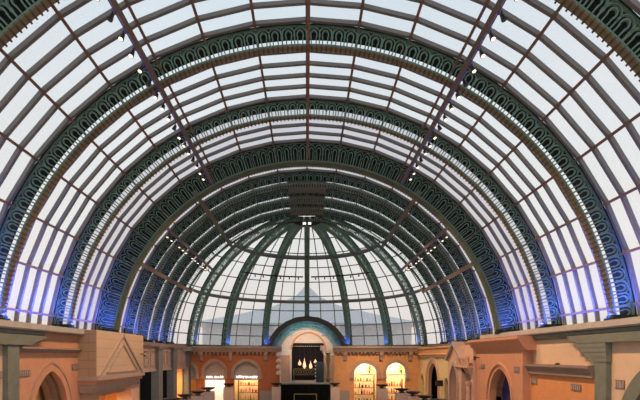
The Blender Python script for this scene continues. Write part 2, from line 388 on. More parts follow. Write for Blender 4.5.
# ------------------------------------------------------------------ glass half dome
DY = 39.9
RINGS = [4.5, 10, 15.5, 23.3, 31, 38.8, 47, 55.5, 65, 74, 82]
def sph(th, ph, r):
    return (r*math.cos(R_(ph))*math.sin(R_(th)), DY+r*math.cos(R_(ph))*math.cos(R_(th)), r*math.sin(R_(ph)))
PR = 4.5; PY = 50.4; PZ = -.3           # porch vault
TH = [k*7.5-90 for k in range(25)]
nwin = len(glass_edges)
for b in range(8):
    g = MB(); bars = MB(); 
    for k in range(3):
        t0, t1 = TH[3*b+k], TH[3*b+k+1]
        for j in range(len(RINGS)-1):
            q = [sph(t0, RINGS[j], GR), sph(t1, RINGS[j], GR), sph(t1, RINGS[j+1], GR), sph(t0, RINGS[j+1], GR)]
            if all(math.hypot(p[0], p[2]-PZ) < PR and p[1] > 48 for p in q): continue
            g.add(q, [(0, 1, 2, 3)])
    wn = struct(g, 'window_%d' % (nwin+b), M['glass'], 'curved glazing segment of the half dome')
    for k in (1, 2):
        m = MB(); th = TH[3*b+k]
        ph = [p for p in RINGS if p < 80]
        for j in range(len(ph)-1):
            a0, a1 = sph(th, ph[j], GR-.03), sph(th, ph[j+1], GR-.03)
            if math.hypot(a1[0], a1[2]-PZ) < PR-.2 and a1[1] > 48: continue
            m.tube(a0, a1, .05, 5)
        part(m, 'glazing_bar', M['bar'], wn)
    for j, ph in enumerate(RINGS[:-1]):
        m = MB(); r = GR-.05
        for k in range(3):
            a0, a1 = sph(TH[3*b+k], ph, r), sph(TH[3*b+k+1], ph, r)
            if math.hypot(a0[0], a0[2]-PZ) < PR-.1 and math.hypot(a1[0], a1[2]-PZ) < PR-.1 and a0[1] > 48: continue
            m.tube(a0, a1, .05, 5)
        if m.v: part(m, 'glazing_bar', M['bar'], wn)
def dome_fn(th):
    dx, dy = math.sin(R_(th)), math.cos(R_(th))
    # angle measured from zenith, tangential offset t
    def f(a, r, t): return (r*math.sin(R_(a))*dx+t*dy, DY+r*math.sin(R_(a))*dy-t*dx, r*math.cos(R_(a)))
    return f
def shifted(fn, a0): return lambda a, r, t: fn(a+a0, r, t)
order = {-67.5: 'leftmost', -45: 'second from left', -22.5: 'third from left', 0: 'central', 22.5: 'third from right', 45: 'second from right', 67.5: 'rightmost'}
for th in (-67.5, -45, -22.5, 0, 22.5, 45, 67.5):
    fn = dome_fn(th); lo = 6.0; hi = 85.0 if th else 69.5
    mid, hf = (lo+hi)/2, (hi-lo)/2; f2 = shifted(fn, mid)
    t = thing('dome_rib', (11.6*math.sin(R_(th)), DY+11.6*math.cos(R_(th)), .95 if th else 4.2), 'green lattice rib of the glass half dome, %s%s' % (order[th], '' if th else ' and ending on the porch arch'), 'dome rib', 'green ribs of the half dome')
    for tt in (-.17, .17):
        part(lattice(18, hf, 11.25, .70, tt-.025, tt+.025, f2, .91), 'lattice_web', M['green'], t)
    part(band(hf, 11.2, 11.25, -.22, .22, f2, 30), 'soffit', M['green'], t)
    part(band(hf, 11.95, 12.0, -.25, .25, f2, 30), 'top_flange', M['greend'], t)
    if th: part(band(.25, 11.2, 12.0, -.24, .24, shifted(fn, 85.2), 2), 'foot', M['greend'], t)
def ring_mb(ph, r, hw, th0=-90, th1=90, n=32):
    m = MB(); vs = []
    for k in range(n+1):
        th = th0+(th1-th0)*k/n
        for dr, dp in ((-hw, -hw), (hw, -hw), (hw, hw), (-hw, hw)):
            x, y, z = sph(th, ph, r+dr); vs.append((x, y, z+dp))
    fs = [(0, 1, 2, 3), (4*n+3, 4*n+2, 4*n+1, 4*n)]
    for i in range(n):
        for k in range(4): fs.append((4*i+k, 4*i+4+k, 4*i+4+(k+1) % 4, 4*i+(k+1) % 4))
    return m.add(vs, fs)
solo(ring_mb(57.4, 11.15, .12), 'dome_ring', M['bar'], 'upper heavy grey ring tube around inside of the half dome', 'ring tube', 'heavy rings of the half dome')
solo(ring_mb(30, 11.15, .12), 'dome_ring', M['bar'], 'lower heavy grey ring tube around inside of the half dome', 'ring tube', 'heavy rings of the half dome')
for s, (a, b) in ((-1, (-90, -19)), (1, (19, 90))): solo(ring_mb(4.5, 12.0, .16, a, b, 16), 'dome_ring', M['greyd'], 'grey base ring under the dome ribs, %s of the porch' % side(s), 'ring tube', 'heavy rings of the half dome')
for s, (a, b) in ((-1, (-50, -3)), (1, (3, 50))):
    z = 45.5
    t = thing('light_track', (0, 45, 8.0), 'dark thin curved lighting bar hung inside the %s half of the dome' % side(s), 'light track', 'curved lighting bars in the dome')
    part(ring_mb(z, 11.0, .045, a, b, 14), 'bar', M['black'], t)
    m = MB()
    for k in range(7):
        th = a+(b-a)*(k+.5)/7; x, y, zz = sph(th, z, 11.0)
        p = MB().tube((x, y, zz), (x, y, zz-.28), .045, 6, .07); part(p, 'spotlight', M['black'], t)
crown = thing('crown_plate', (0, 40, 11), 'dark green crown plate where dome ribs meet the last arch', 'crown plate')
part(MB().prism([(1.7*math.sin(R_(a)), 39.75+1.7*math.cos(R_(a))) for a in range(-90, 91, 15)], 'z', 11.15, 11.3), 'plate', M['greend'], crown)
for x in (-.22, .22): part(MB().box(x-.13, x+.13, 40.0, 40.5, 11.08, 11.16), 'lamp', M['sign'], crown)

# ------------------------------------------------------------------ porch vault behind the half dome
t = thing('porch_fascia', (0, PY, PZ), 'dark brown-green many-sided fascia framing the small porch vault', 'fascia')
o8 = [(4.5*math.sin(R_(a)), PZ+4.5*math.cos(R_(a))) for a in range(-75, 76, 15)]; o8 = [(-4.5, .8)]+[p for p in o8 if p[1] > .9]+[(4.5, .8)]
i8 = [(3.98*(p[0]/math.hypot(p[0], p[1]-PZ)), PZ+3.98*((p[1]-PZ)/math.hypot(p[0], p[1]-PZ))) for p in o8]
part(MB().ring(o8, i8, 'y', PY-.2, PY+1.0), 'frame', M['fascia'], t)
for k, yy in enumerate((51.6, 54.9, 58.2, 61.5)):
    fy = lambda a, r, tt, yy=yy: (r*math.sin(R_(a)), yy+tt, PZ+r*math.cos(R_(a)))
    t = thing('porch_rib', (0, yy, PZ), 'small green lattice rib of the blue-lit porch vault, %s from the dome' % ORD[k], 'arch', 'small ribs of the porch vault')
    part(lattice(16, 80, 3.72, .56, -.03, .03, fy, .68), 'lattice_web', M['green'], t)
    part(band(78, 3.7, 3.75, -.06, .35, fy, 30), 'soffit', M['green'], t)
sh = band(80, 4.3, 4.4, 0, 13.5, lambda a, r, tt: (r*math.sin(R_(a)), 50.8+tt, PZ+r*math.cos(R_(a))), 40)
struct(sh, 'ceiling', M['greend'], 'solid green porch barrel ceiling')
def arc_open(c, half, zs, rise, n=16):
    """points from left spring to right spring"""
    r = (half*half+rise*rise)/(2*half); pts = []
    amax = math.asin(min(1, rise/r)); 
    if r >= half and rise >= half-1e-6:
        if rise > half+1e-6:
            amax = math.asin(rise/r)
            L = [(c-half+r-r*math.cos(amax*k/n), zs+r*math.sin(amax*k/n)) for k in range(n+1)]
            return L+[(2*c-x, z) for x, z in reversed(L[:-1])]
    return [(c-half*math.cos(math.pi*k/(2*n)), zs+rise*math.sin(math.pi*k/(2*n))) for k in range(2*n+1)]
def wall_with_openings(u0, u1, z0, z1, ops):
    """outline in (u,z) with arched openings down to z0; ops: (c, half, zs, rise)"""
    pts = [(u0, z1), (u0, z0)]
    for (c, h, zs, rise) in sorted(ops):
        pts += [(c-h, z0)]+arc_open(c, h, zs, rise)+[(c+h, z0)]
    return pts+[(u1, z0), (u1, z1)]
def jamb_arc(c, h, zs, rise, zb):
    return [(c-h, zb)]+arc_open(c, h, zs, rise)+[(c+h, zb)]
struct(MB().prism(wall_with_openings(-4.4, 4.4, FLOORZ, 4.2, [(0.2, 2.25, .75, 2.3)]), 'y', 64, 64.4), 'wall_porch', M['white'])
q = arc_open(.2, 2.4, .75, 2.45); q2 = arc_open(.2, 2.2, .75, 2.25)
solo(MB().ring(q, q2, 'y', 63.85, 64.0), 'arch_moulding', M['orange'], 'thin orange moulding round the central round-headed opening', 'moulding')
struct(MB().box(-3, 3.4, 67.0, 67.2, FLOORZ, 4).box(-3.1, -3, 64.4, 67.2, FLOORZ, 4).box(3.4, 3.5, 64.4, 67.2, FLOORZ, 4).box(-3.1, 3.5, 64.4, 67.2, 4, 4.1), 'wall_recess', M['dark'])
struct(MB().box(-2.6, 3.0, 65.2, 66.4, 1.3, 3.6), 'trim_1', M['white'])
m = MB()
xs = [-2.1+4.6*k/36 for k in range(37)]
m.prism([(-2.1, 1.75)]+[(x, 1.42 if k % 2 else 1.22) for k, x in enumerate(xs)]+[(2.5, 1.75)], 'y', 65.1, 65.2)
solo(m, 'valance', M['dark'], 'black fringed valance hanging across the central opening', 'valance')
for s, x0, x1 in ((-1, -3.5, -2.15), (1, 2.1, 3.75)):
    t = thing('pier', ((x0+x1)/2, 62.6, FLOORZ), '%s pink pier with white capital beside the central opening' % side(s), 'pier', 'piers beside the central opening')
    part(MB().box(x0+.1, x1-.1, 62.4, 63.6, FLOORZ, .1), 'shaft', M['salmon'], t)
    c = MB(); 
    for k in range(4): c.box(x0+.1-.07*k, x1-.1+.07*k, 62.3-.06*k, 63.7, .1+k*.18, .28+k*.18)
    part(c, 'capital', M['white'], t)
# hanging fire-like lamps in the dark recess
for k, (x, z, hgt) in enumerate(((-1.0, -.9, .8), (-.35, -1.0, 1.5), (.5, -1.2, 1.1), (1.15, -.7, .6))):
    t = thing('pendant_lamp', (x, 65.6, z-hgt/2), 'warm flame-shaped pendant lamp in the dark central opening, %s' % ['leftmost', 'tallest', 'right of the tallest', 'small one at far right'][k], 'lamp', 'flame-like lamps in the dark opening')
    part(MB().lathe([(.02, z-hgt/2), (.24, z-hgt*.3), (.17, z), (.05, z+hgt*.25), (.015, z+hgt/2)], x, 65.6, 10), 'shade', M['flame'], t)
    part(MB().tube((x, 65.6, z+hgt/2), (x, 65.6, 1.3), .015, 5), 'cord', M['black'], t)
t = thing('counter', (0, 65, -6), 'low pale counter inside the dark central opening', 'counter')
part(MB().box(-2.0, 2.2, 64.6, 65.6, -3.6, -3.3), 'counter_top', M['post'], t); part(MB().box(-1.9, 2.1, 64.7, 65.5, FLOORZ, -3.6), 'body', M['wood'], t)
t = thing('scroll_railing', (0, 64.6, -2.4), 'dark scrolled iron railing below the lamps in the central opening', 'railing')
part(MB().box(-1.8, 1.5, 64.5, 64.56, -2.55, -2.5).box(-1.8, 1.5, 64.5, 64.56, -1.75, -1.7).box(-1.8, -1.74, 64.5, 64.56, FLOORZ, -1.7).box(1.44, 1.5, 64.5, 64.56, FLOORZ, -1.7), 'rail', M['brass'], t)
for k in range(10):
    x = -1.6+k*.33; part(MB().ribbon([(x+.13*math.cos(a*.7), -2.12+.3*math.sin(a*.7)) for a in range(10)], .03, lambda u, v, tt: (u, tt, v), 64.5, 64.54), 'scroll', M['brass'], t)
t = thing('louvred_panel', (1.45, 62.2, FLOORZ), 'dark louvred panel with pale bolted edge right of the lamps', 'panel')
part(MB().box(1.15, 2.1, 61.6, 61.8, FLOORZ, -.75), 'frame', M['louver'], t)
for k in range(12): part(MB().box(1.25, 2.0, 61.52, 61.6, -3.6+k*.23, -3.47+k*.23), 'slat', M['black'], t)
for k in range(7): part(MB().box(1.02, 1.14, 61.5, 61.62, -3.6+k*.45, -3.4+k*.45), 'bolt', M['post'], t)

# outdoor roof seen through the dome glass
m = MB(); base = 4.6
prof = [(0, 14.2), (2.2, 11.6), (6, 9.3), (12, 7.2), (19, 5.2)]
vs = []; n = 4
for r, z in prof:
    for k in range(4):
        a = R_(45+90*k); vs.append((r*math.cos(a)*1.414, 95+r*math.sin(a)*1.414, z))
fs = [(4*j+k, 4*j+(k+1) % 4, 4*j+4+(k+1) % 4, 4*j+4+k) for j in range(len(prof)-1) for k in range(4)]
m.add(vs, fs); m.box(-17, 17, 78, 112, FLOORZ, 5.4)
solo(m, 'outdoor_pavilion', M['roof'], 'pale grey peaked pavilion roof outside, seen through the dome glass', 'building')

# ------------------------------------------------------------------ back wall with round-headed shop windows
BY = 44.5
def bx(px): return (px-307)/10.79
def bz(py): return (356-py)/10.79
def back_section(s, u0, u1, ops, mw, rings):
    nm = 'wall_back_%s' % side(s)
    zt = .88
    struct(MB().prism(wall_with_openings(u0, u1, FLOORZ, zt-.1, [o[:4] for o in ops]), 'y', BY, BY+.5), nm, mw)
    # cornice with dentils
    t = thing('cornice', ((u0+u1)/2, BY-.3, .3), 'pale stone cornice along top of the %s back wall' % side(s), 'cornice', 'cornices of the back wall')
    part(MB().prism([(BY+.3, .9), (BY-.62, .9), (BY-.62, .74), (BY-.5, .62), (BY-.42, .5), (BY-.35, .38), (BY+.02, .38)], 'x', u0-.15 if s < 0 else u0-.1, u1+.2), 'moulding', M['stone'], t)
    k = 0; x = u0+.3
    while x < u1-.2:
        if min(abs(x-b) for b in rings) > .35: part(MB().prism([(BY, .37), (BY-.34, .37), (BY-.30, .22), (BY-.1, .06), (BY, .02)], 'x', x, x+.16), 'dentil', M['stone'], t)
        x += .36
    for b in rings:
        part(MB().prism([(BY, .37), (BY-.45, .37), (BY-.42, .1), (BY-.25, -.15), (BY-.18, -.4), (BY, -.5)], 'x', b-.17, b+.17), 'bracket', M['stone'], t)
def surround(c, ho, hi, zt, label, zb, m='stone'):
    zs = zt-ho
    t_ = MB().ring(jamb_arc(c, ho, zs, ho, zb), jamb_arc(c, hi, zs, hi, zb), 'y', BY-.14, BY+.06)
    t = thing('arch_surround', (c, BY, zb), label, 'arch surround', 'stone surrounds of the back wall shop arches')
    part(t_, 'band', M[m], t)
    for sx in (-1, 1): part(MB().box(c+sx*(ho+hi)/2-.2, c+sx*(ho+hi)/2+.2, BY-.2, BY, zb-.14, zb), 'impost', M[m], t)
La = [(-11.15, .85, -1.45, .85), (-8.57, .95, -1.46, .95), (-5.62, 1.15, -1.5, 1.15)]
Ra = [(5.42, 1.05, -1.45, 1.05), (8.25, .9, -1.4, .9)]
back_section(-1, -12.2, -2.55, La, M['terracotta'], [bx(202), bx(231), bx(266)])
back_section(1, 2.5, 10.9, Ra, M['peach'], [bx(345), bx(381), bx(410)])
surround(-11.15, 1.15, .85, -.4, 'stone arch surround at the far left edge of the back wall', -1.95)
surround(-8.57, 1.2, .92, -.28, 'stone surround of the narrower shop arch on the left back wall', -1.95)
surround(-5.62, 1.42, 1.12, -.26, 'stone surround of the wide shop arch on the left back wall', -1.95)
surround(5.42, 1.42, 1.08, -.37, 'stone surround of the wide bright shop arch on the right back wall', -1.95)
surround(8.25, 1.18, .9, -.37, 'stone surround of the narrower bright shop arch on the right back wall', -1.95)
for c, h, zt, nm in ((-11.15, .85, -.6, 'far left'), (-8.57, .95, -.5, 'narrow left'), (-5.62, 1.15, -.4, 'wide left')):
    pts = [(c-h, -1.75)]+arc_open(c, h, zt-h-.02, h)+[(c+h, -1.75)]
    t = solo(MB().prism([(c-h, -2.25)]+arc_open(c, h, -1.45, h)+[(c+h, -2.25)], 'y', BY+.25, BY+.35), 'fanlight_panel', M['tymp'], 'blank grey panel filling the head of the %s shop arch' % nm, 'panel', 'grey arch head panels')
# lettering over the two left shops (small white letters)
def glyphs(c, wd, words, label):
    t = thing('shop_sign', (c, BY+.2, -2.1), label, 'sign')
    x = c-wd/2; rnd = random.Random(words[0])
    n = sum(words)+.6*(len(words)-1); st = wd/n
    for wi, w_ in enumerate(words):
        for k in range(w_):
            h = .13+.09*(rnd.random() > .6); lw = st*.78; b = -2.04
            m = MB(); fn = lambda u, v, tt: (u, tt, v); typ = rnd.randrange(4)
            if typ == 0: pl = [(x+lw*.5+lw*.45*math.cos(a), b+.085+.085*math.sin(a)) for a in [k2*.7 for k2 in range(10)]]
            elif typ == 1: pl = [(x, b), (x, b+h), (x+lw*.3, b+h*.5), (x+lw, b+h*.55), (x+lw, b)]
            elif typ == 2: pl = [(x+lw*.4, b+h), (x+lw*.35, b), (x+lw, b+.02)]
            else: pl = [(x, b+.16), (x+lw*.4, b), (x+lw, b+.17), (x+lw*.5, b-.06)]
            m.ribbon(pl, .05, fn, BY+.17, BY+.25); part(m, 'letter', M['sign'], t)
            x += st
        x += .6*st
glyphs(-8.57, 1.6, (4, 5), 'small white script lettering over the narrow left shop')
glyphs(-5.62, 2.0, (5, 7), 'small white script lettering over the wide left shop')
# shop rooms
def room(x0, x1, y1, m, no):
    b = MB().box(x0, x1, BY+y1, BY+y1+.1, FLOORZ, .4).box(x0, x0+.08, BY+.5, BY+y1, FLOORZ, .4).box(x1-.08, x1, BY+.5, BY+y1, FLOORZ, .4).box(x0, x1, BY+.5, BY+y1, .32, .4)
    struct(b, 'wall_shop_%d' % no, m)
room(-12.2, -10.2, 2.2, M['glow'], 1); room(-10.0, -7.2, 2.2, M['shopw2'], 2); room(-7.1, -4.2, 2.2, M['shopwall'], 3)
room(3.9, 6.9, 2.4, M['shopwall'], 4); room(7.0, 9.6, 2.4, M['shopwall'], 5)
for c, en in ((-11.1, 30), (-8.57, 260), (-5.62, 200), (5.42, 210), (8.25, 210)):
    lamp('AREA', 'shop_ceiling_light', (c, BY+1.1, .2), en, (1, .78, .48) if c != -8.57 else (1, .93, .8), target=(c, BY+1.3, -6), size=1.2)
def goods(c, wd, seed, shop, n_sh, cols, zlo, zhi):
    t = thing('display_shelf', (c, BY+1.6, FLOORZ), 'wooden display shelves inside the %s' % shop, 'shelf', None)
    for s in (-1, 1): part(MB().box(c+s*wd/2-.04, c+s*wd/2+.04, BY+1.3, BY+1.8, FLOORZ, zhi), 'side_panel', M['wood'], t)
    rnd = random.Random(seed); dz = (zhi-zlo)/n_sh
    for k in range(n_sh):
        z = zlo+k*dz; part(MB().box(c-wd/2, c+wd/2, BY+1.3, BY+1.8, z-.04, z), 'shelf', M['brass'], t)
        x = c-wd/2+.15
        while x < c+wd/2-.25:
            w_ = .10+.12*rnd.random(); h = dz*(.35+.45*rnd.random())
            mm = M[rnd.choice(cols)]; kind = rnd.randrange(2); yy = BY+1.5
            if kind: g = MB().lathe([(w_*.45, z), (w_*.5, z+h*.55), (w_*.2, z+h*.75), (w_*.22, z+h)], x+w_/2, yy, 8)
            else: g = MB().prism([(x, z), (x+w_, z), (x+w_*.85, z+h*.8), (x+w_*.6, z+h*.8), (x+w_*.5, z+h), (x+w_*.4, z+h*.8), (x+w_*.15, z+h*.8)], 'y', yy-.1, yy+.1)
            solo(g, 'shop_bottle' if kind else 'shop_bag', mm, 'small %s displayed on shelves inside the %s' % ('bottle' if kind else 'bag', shop), 'bottle' if kind else 'bag', '%s inside the %s' % ('bottles' if kind else 'bags', shop))
            x += w_+.06+.1*rnd.random()
goods(-5.62, 1.9, 3, 'wide left shop', 3, ['redc', 'goldc', 'pinkc', 'goldc'], -4.2, -2.1)
goods(5.42, 2.0, 5, 'wide right shop', 4, ['brownc', 'goldc', 'redc', 'darkc', 'pinkc'], -4.3, -1.75)
goods(8.25, 1.7, 8, 'narrow right shop', 3, ['goldc', 'pinkc', 'brownc', 'redc'], -4.2, -2.2)
for c, shop in ((5.42, 'wide right arch'), (8.25, 'narrow right arch')):
    t = thing('transom_bar', (c, BY+.3, -1.75), 'pale transom bar across the %s' % shop, 'transom', 'transoms of the right shop arches')
    part(MB().box(c-1.05 if c < 6 else c-.9, c+1.05 if c < 6 else c+.9, BY+.25, BY+.35, -1.8, -1.7), 'bar', M['post'], t)
def hanging_plant(x, y, z0, z1, label):
    t = thing('hanging_plant', (x, y, z0), label, 'plant', 'hanging plants in the right arches'); m = MB(); rnd = random.Random(int(x*10))
    for k in range(70):
        z = z0+(z1-z0)*rnd.random(); a = rnd.random()*6.28; r = .22*rnd.random()+.05
        p = Vector((x+r*math.cos(a), y+r*math.sin(a), z)); d = Vector((math.cos(a), math.sin(a), -1.2)).normalized()*.2; s_ = d.cross(Vector((0, 0, 1))).normalized()*.045
        m.add([p, p+d*.5+s_, p+d, p+d*.5-s_], [(0, 1, 2, 3)])
    part(m, 'leaves', M['leaf'], t); part(MB().tube((x, y, z0+.1), (x, y, z1+.3), .02, 5), 'stem', M['wood'], t)
hanging_plant(5.85, BY+.6, -1.7, -.6, 'trailing green plant hanging in the wide right arch'); hanging_plant(8.8, BY+.6, -1.7, -.75, 'trailing green plant hanging in the narrow right arch')
for s, c in ((-1, -3.75), (1, 3.35)):
    solo(MB().box(c-.55, c+.55, BY-.5, BY-.02, FLOORZ, -3.2), 'cabinet_box', M['ledge'], 'plain grey box against the back wall left of the centre' if s < 0 else 'plain grey box against the back wall right of the centre', 'cabinet', 'grey boxes against the back wall')
# ledge behind the back wall carrying the dome ribs
for k_, (a0, a1) in enumerate(((-90, -17), (17, 90))):
    n_ = 14; A = [a0+(a1-a0)*k/n_ for k in range(n_+1)]
    m = MB().ring([(12.6*math.sin(R_(a)), DY+12.6*math.cos(R_(a))) for a in A], [(11.2*math.sin(R_(a)), DY+11.2*math.cos(R_(a))) for a in A], 'z', .45, .8)
    struct(m, 'trim_%d' % (k_+2), M['ledge'])


# carved scroll lamp brackets by the centre
t = thing('scroll_bracket', (bx(279), 44.0, -2.2), 'white carved scroll bracket at centre end of left back wall', 'bracket')
for k, z in enumerate((.1, -.45, -1.0, -1.55)):
    part(MB().lathe([(.10, z-.22), (.24, z-.12), (.26, z), (.2, z+.12), (.1, z+.24)], bx(279), 44.05, 10), 'scroll', M['white'], t)
t = thing('ornate_column', (bx(329), 46.5, FLOORZ), 'slim ornate brass-toned column right of the central opening', 'column')
part(MB().lathe([(.2, FLOORZ), (.2, -2.4), (.3, -2.2), (.18, -2.0), (.14, -.9), (.25, -.3), (.16, .1), (.3, .3)], bx(329), 46.5, 12), 'shaft', M['brass'], t)
part(MB().box(bx(329)-.55, bx(329)+.65, 46.0, 47.1, .3, .55).box(bx(329)-.75, bx(329)-.3, 46.1, 46.7, .55, 1.0), 'capital', M['white'], t)

# ------------------------------------------------------------------ bowls on square posts
bowl_proto = None
def bowl_post(x, y, label, z=-2.5, wd=.95):
    global bowl_proto
    if bowl_proto is None:
        t = thing('bowl_post', (0, 0, FLOORZ), label, 'bowl on post')
        part(MB().box(-.5, .5, -.5, .5, FLOORZ, -2.78), 'post', M['post'], t)
        bl = part(MB().lathe([(.22, -2.78), (.28, -2.74), (.16, -2.7), (.16, -2.66), (.42, -2.6), (.60, -2.5), (.62, -2.46), (.56, -2.47), (.35, -2.54), (.02, -2.56)], 0, 0, 24), 'bowl', M['black'], t)
        part(MB().lathe([(.05, -2.75), (.07, -2.71), (.05, -2.67)], -.0, -.3, 8), 'lamp', M['brass'], bl)
        bowl_proto = t; o = t
    else: o = copy_tree(bowl_proto)
    o.location = (x, y, FLOORZ+E); o.scale = (wd, wd, 1)
    tag(o, label, 'bowl on post', 'black bowls on cream posts')
for px, py, ww, lb in ((229, 384, 12, 'farthest of the left row, before left shop arches'), (208, 388, 14.5, 'second farthest of the left row'), (198, 391.5, 14, 'middle of the left row'), (185, 395, 15, 'second nearest of the left row'), (172.5, 399, 19, 'nearest of the left row, cut by frame bottom'),
                       (276.5, 383.5, 11, 'at left end of the black marble box'), (335, 383.5, 11, 'at right end of the black marble box'),
                       (382, 385, 13, 'farthest of the right row'), (402, 389, 15, 'second farthest of the right row'), (413, 392, 15, 'middle of the right row'), (424.5, 396, 16, 'second nearest of the right row'), (439, 400, 18, 'nearest of the right row, cut by frame bottom')):
    Y = 480*2.5/(py-356); bowl_post((px-307)*Y/480, Y, 'black shallow bowl on square cream post, '+lb, wd=ww*Y/480/1.24)
t = thing('marble_box', (bx(304), 43.9, FLOORZ), 'large black marble box with grey edge in the centre', 'marble box')
Yb = 43.6
part(MB().box(-2.42, 2.1, Yb, Yb+.6, FLOORZ, -2.56), 'body', M['marble'], t); part(MB().box(-2.45, 2.12, Yb-.05, Yb+.65, -2.56, -2.44), 'top_edge', M['marblet'], t)
part(MB().box(-1.2, .9, Yb-.04, Yb-.01, -3.5, -3.42), 'gilt_strip', M['brass'], t); part(MB().box(-1.2, -1.12, Yb-.04, Yb-.01, -4.5, -3.5).box(.82, .9, Yb-.04, Yb-.01, -4.5, -3.5), 'gilt_frame', M['brass'], t)

# ------------------------------------------------------------------ side walls
def arch_side(s, X, c, ho, hi, zs, rise_o, rise_i, zb, depth, m_o, label, rec=M['dark'], proud=.08, steps=1):
    """pointed or round surround on a side wall, running in depth behind the face"""
    t = thing('arch_surround', (s*X, c, FLOORZ), label, 'arch surround')
    for k in range(steps):
        f = k/steps; a = ho-(ho-hi)*f; b = ho-(ho-hi)*(k+1)/steps; ra = rise_o-(rise_o-rise_i)*f; rb = rise_o-(rise_o-rise_i)*(k+1)/steps
        x0 = s*(X-proud+depth*k/max(1, steps)); x1 = s*(X+depth)
        part(MB().ring(jamb_arc(c, a, zs, ra, zb), jamb_arc(c, b, zs, rb, zb), 'x', x0, x1), 'band', m_o, t)
    return t
def side_wall(s, name, X, y0, y1, z0, z1, ops, m, thick=.25):
    return struct(MB().prism(wall_with_openings(y0, y1, z0, z1, ops), 'x', s*X, s*(X+thick)), name, m)
# the vent grilles
def vent(s, X, y, z, w_, h, label):
    t = thing('vent_grille', (s*X, y, z), label, 'vent grille', 'small stone vent grilles on the side walls')
    part(MB().box(s*(X-.03), s*X, y-w_/2, y+w_/2, z-h/2, z+h/2), 'plate', M['vent'], t)
    f = MB()
    for k in range(5):
        yy = y-w_/2+w_*(k+.5)/5; part(MB().box(s*(X-.045), s*(X-.03), yy-.02, yy+.02, z-h/2+.03, z+h/2-.03), 'slat', M['stone'], t)
    pass
for s in (-1, 1):
    # ledge carrying the arches, near part and lower far part
    L = thing('ledge', (s*11, 16, .6), 'pale stone ledge along %s side under the near glazing' % side(s), 'ledge', 'ledges under the vault glazing')
    part(MB().prism([(s*10.8, 1.29), (s*12.4, 1.29), (s*12.4, 1.05), (s*10.8, 1.0), (s*10.75, 1.06)], 'y', 2, 29.9), 'ledge_slab', M['ledge'], L)
    part(MB().prism([(s*11.0, 1.02), (s*12.3, 1.02), (s*12.3, .74), (s*11.05, .74), (s*10.92, .86), (s*10.9, .98)], 'y', 2, 29.9 if s > 0 else 20.0), 'under_moulding', M['grey'], L)
    L = thing('ledge', (s*11, 37, .6), 'narrow ledge on %s side under the feet of the far arches' % side(s), 'ledge', 'ledges under the vault glazing')
    part(MB().prism([(s*10.75, .95), (s*12.4, .95), (s*12.4, .7), (s*10.85, .7)], 'y', 29.9, BY+.1), 'ledge_slab', M['stone'], L)
    # corbelled beam and pilaster
    t = thing('corbelled_column', (s*11, 17.85, FLOORZ), 'grey-green square column carrying a corbelled beam on the %s wall' % side(s), 'column', 'grey columns with corbelled beams')
    part(MB().box(s*10.9, s*11.15, 17.5, 18.2, FLOORZ, .42 if s < 0 else -.22), 'shaft', M['grey'], t)
    if s > 0: prof = [(6.0, .82), (6.0, .5), (19.1, .5), (19.7, .62), (20.1, .82)]
    else: prof = [(6.0, .82), (6.0, .42), (19.0, .42), (19.2, .56), (19.6, .66), (19.95, .72), (19.98, .82)]
    part(MB().prism(prof, 'x', s*10.84, s*11.15), 'beam', M['grey'], t)
    if s > 0:
        for k, (yy, za, zb) in enumerate(((19.5, .33, .50), (19.15, .15, .33), (18.8, -.04, .15), (18.5, -.22, -.04))):
            part(MB().box(10.85+.01*k, 11.12, 17.46, yy, za, zb), 'corbel', M['grey'], t)
# right: cream wall with round opening
side_wall(1, 'wall_right_near', 11.1, 4, 23.7, FLOORZ, 1.0, [(14.4, 2.15, -2.74, 2.15)], M['cream'])
arch_side(1, 11.1, 14.4, 2.7, 2.12, -2.74, 2.7, 2.12, FLOORZ, .35, M['grey'], 'grey stone surround of the round opening at the right edge')
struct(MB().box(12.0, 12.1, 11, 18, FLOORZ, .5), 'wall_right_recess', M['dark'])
t = thing('parapet_block', (11, 21, FLOORZ), 'orange lower wall block with taupe cornice between column and arched block', 'wall block')
part(MB().box(10.97, 11.1, 18.22, 23.6, FLOORZ, -.75), 'face', M['orange'], t)
part(MB().prism([(11.1, -.38), (10.68, -.38), (10.68, -.48), (10.78, -.62), (10.84, -.66), (10.84, -.84), (11.1, -.84)], 'y', 18.25, 23.58), 'cornice', M['taupe'], t)
vent(1, 10.97, 23.3-.15, -1.22, .6, .26, 'vent grille on the orange block, the farther one'); vent(1, 10.97, 19.55, -1.28, .75, .26, 'vent grille on the orange block, the one near the column')
vent(1, 11.1, 17.0, -1.0, .5, .3, 'vent grille on the right cream wall beside the grey column')
solo(MB().lathe([(.1, -.38), (.12, -.34), (.05, -.30)], 10.9, 20.9, 10), 'junction_dome', M['black'], 'small dark fixture sitting on the taupe cornice', 'fixture')
# right: projecting salmon block with arch
X = 10.6
t = thing('wall_block', (X, 26.8, FLOORZ), 'salmon projecting wall block with heavy cornice and blue-draped arch', 'wall block')
part(MB().prism(wall_with_openings(23.6, 30.1, FLOORZ, .5, [(26.45, 1.45, -2.35, 1.65)]), 'x', X, X+.9), 'face', M['salmon'], t)
part(MB().prism([(X+.9, .98), (X-.42, .98), (X-.42, .84), (X-.3, .7), (X-.22, .55), (X-.16, .45), (X-.08, .38), (X+.0, .28), (X+.9, .28)], 'y', 23.2, 30.4), 'cornice', M['salmon'], t)
arch_side(1, X, 26.45, 1.85, 1.45, -2.35, 2.0, 1.65, FLOORZ, .7, M['salmon'], 'stepped salmon surround of the blue-draped arch on the right', steps=3)
solo(MB().prism(jamb_arc(26.45, 1.42, -2.35, 1.6, FLOORZ), 'x', X+.72, X+.82), 'blue_drape', M['blue'], 'deep blue cloth hanging inside the salmon arch', 'drape')
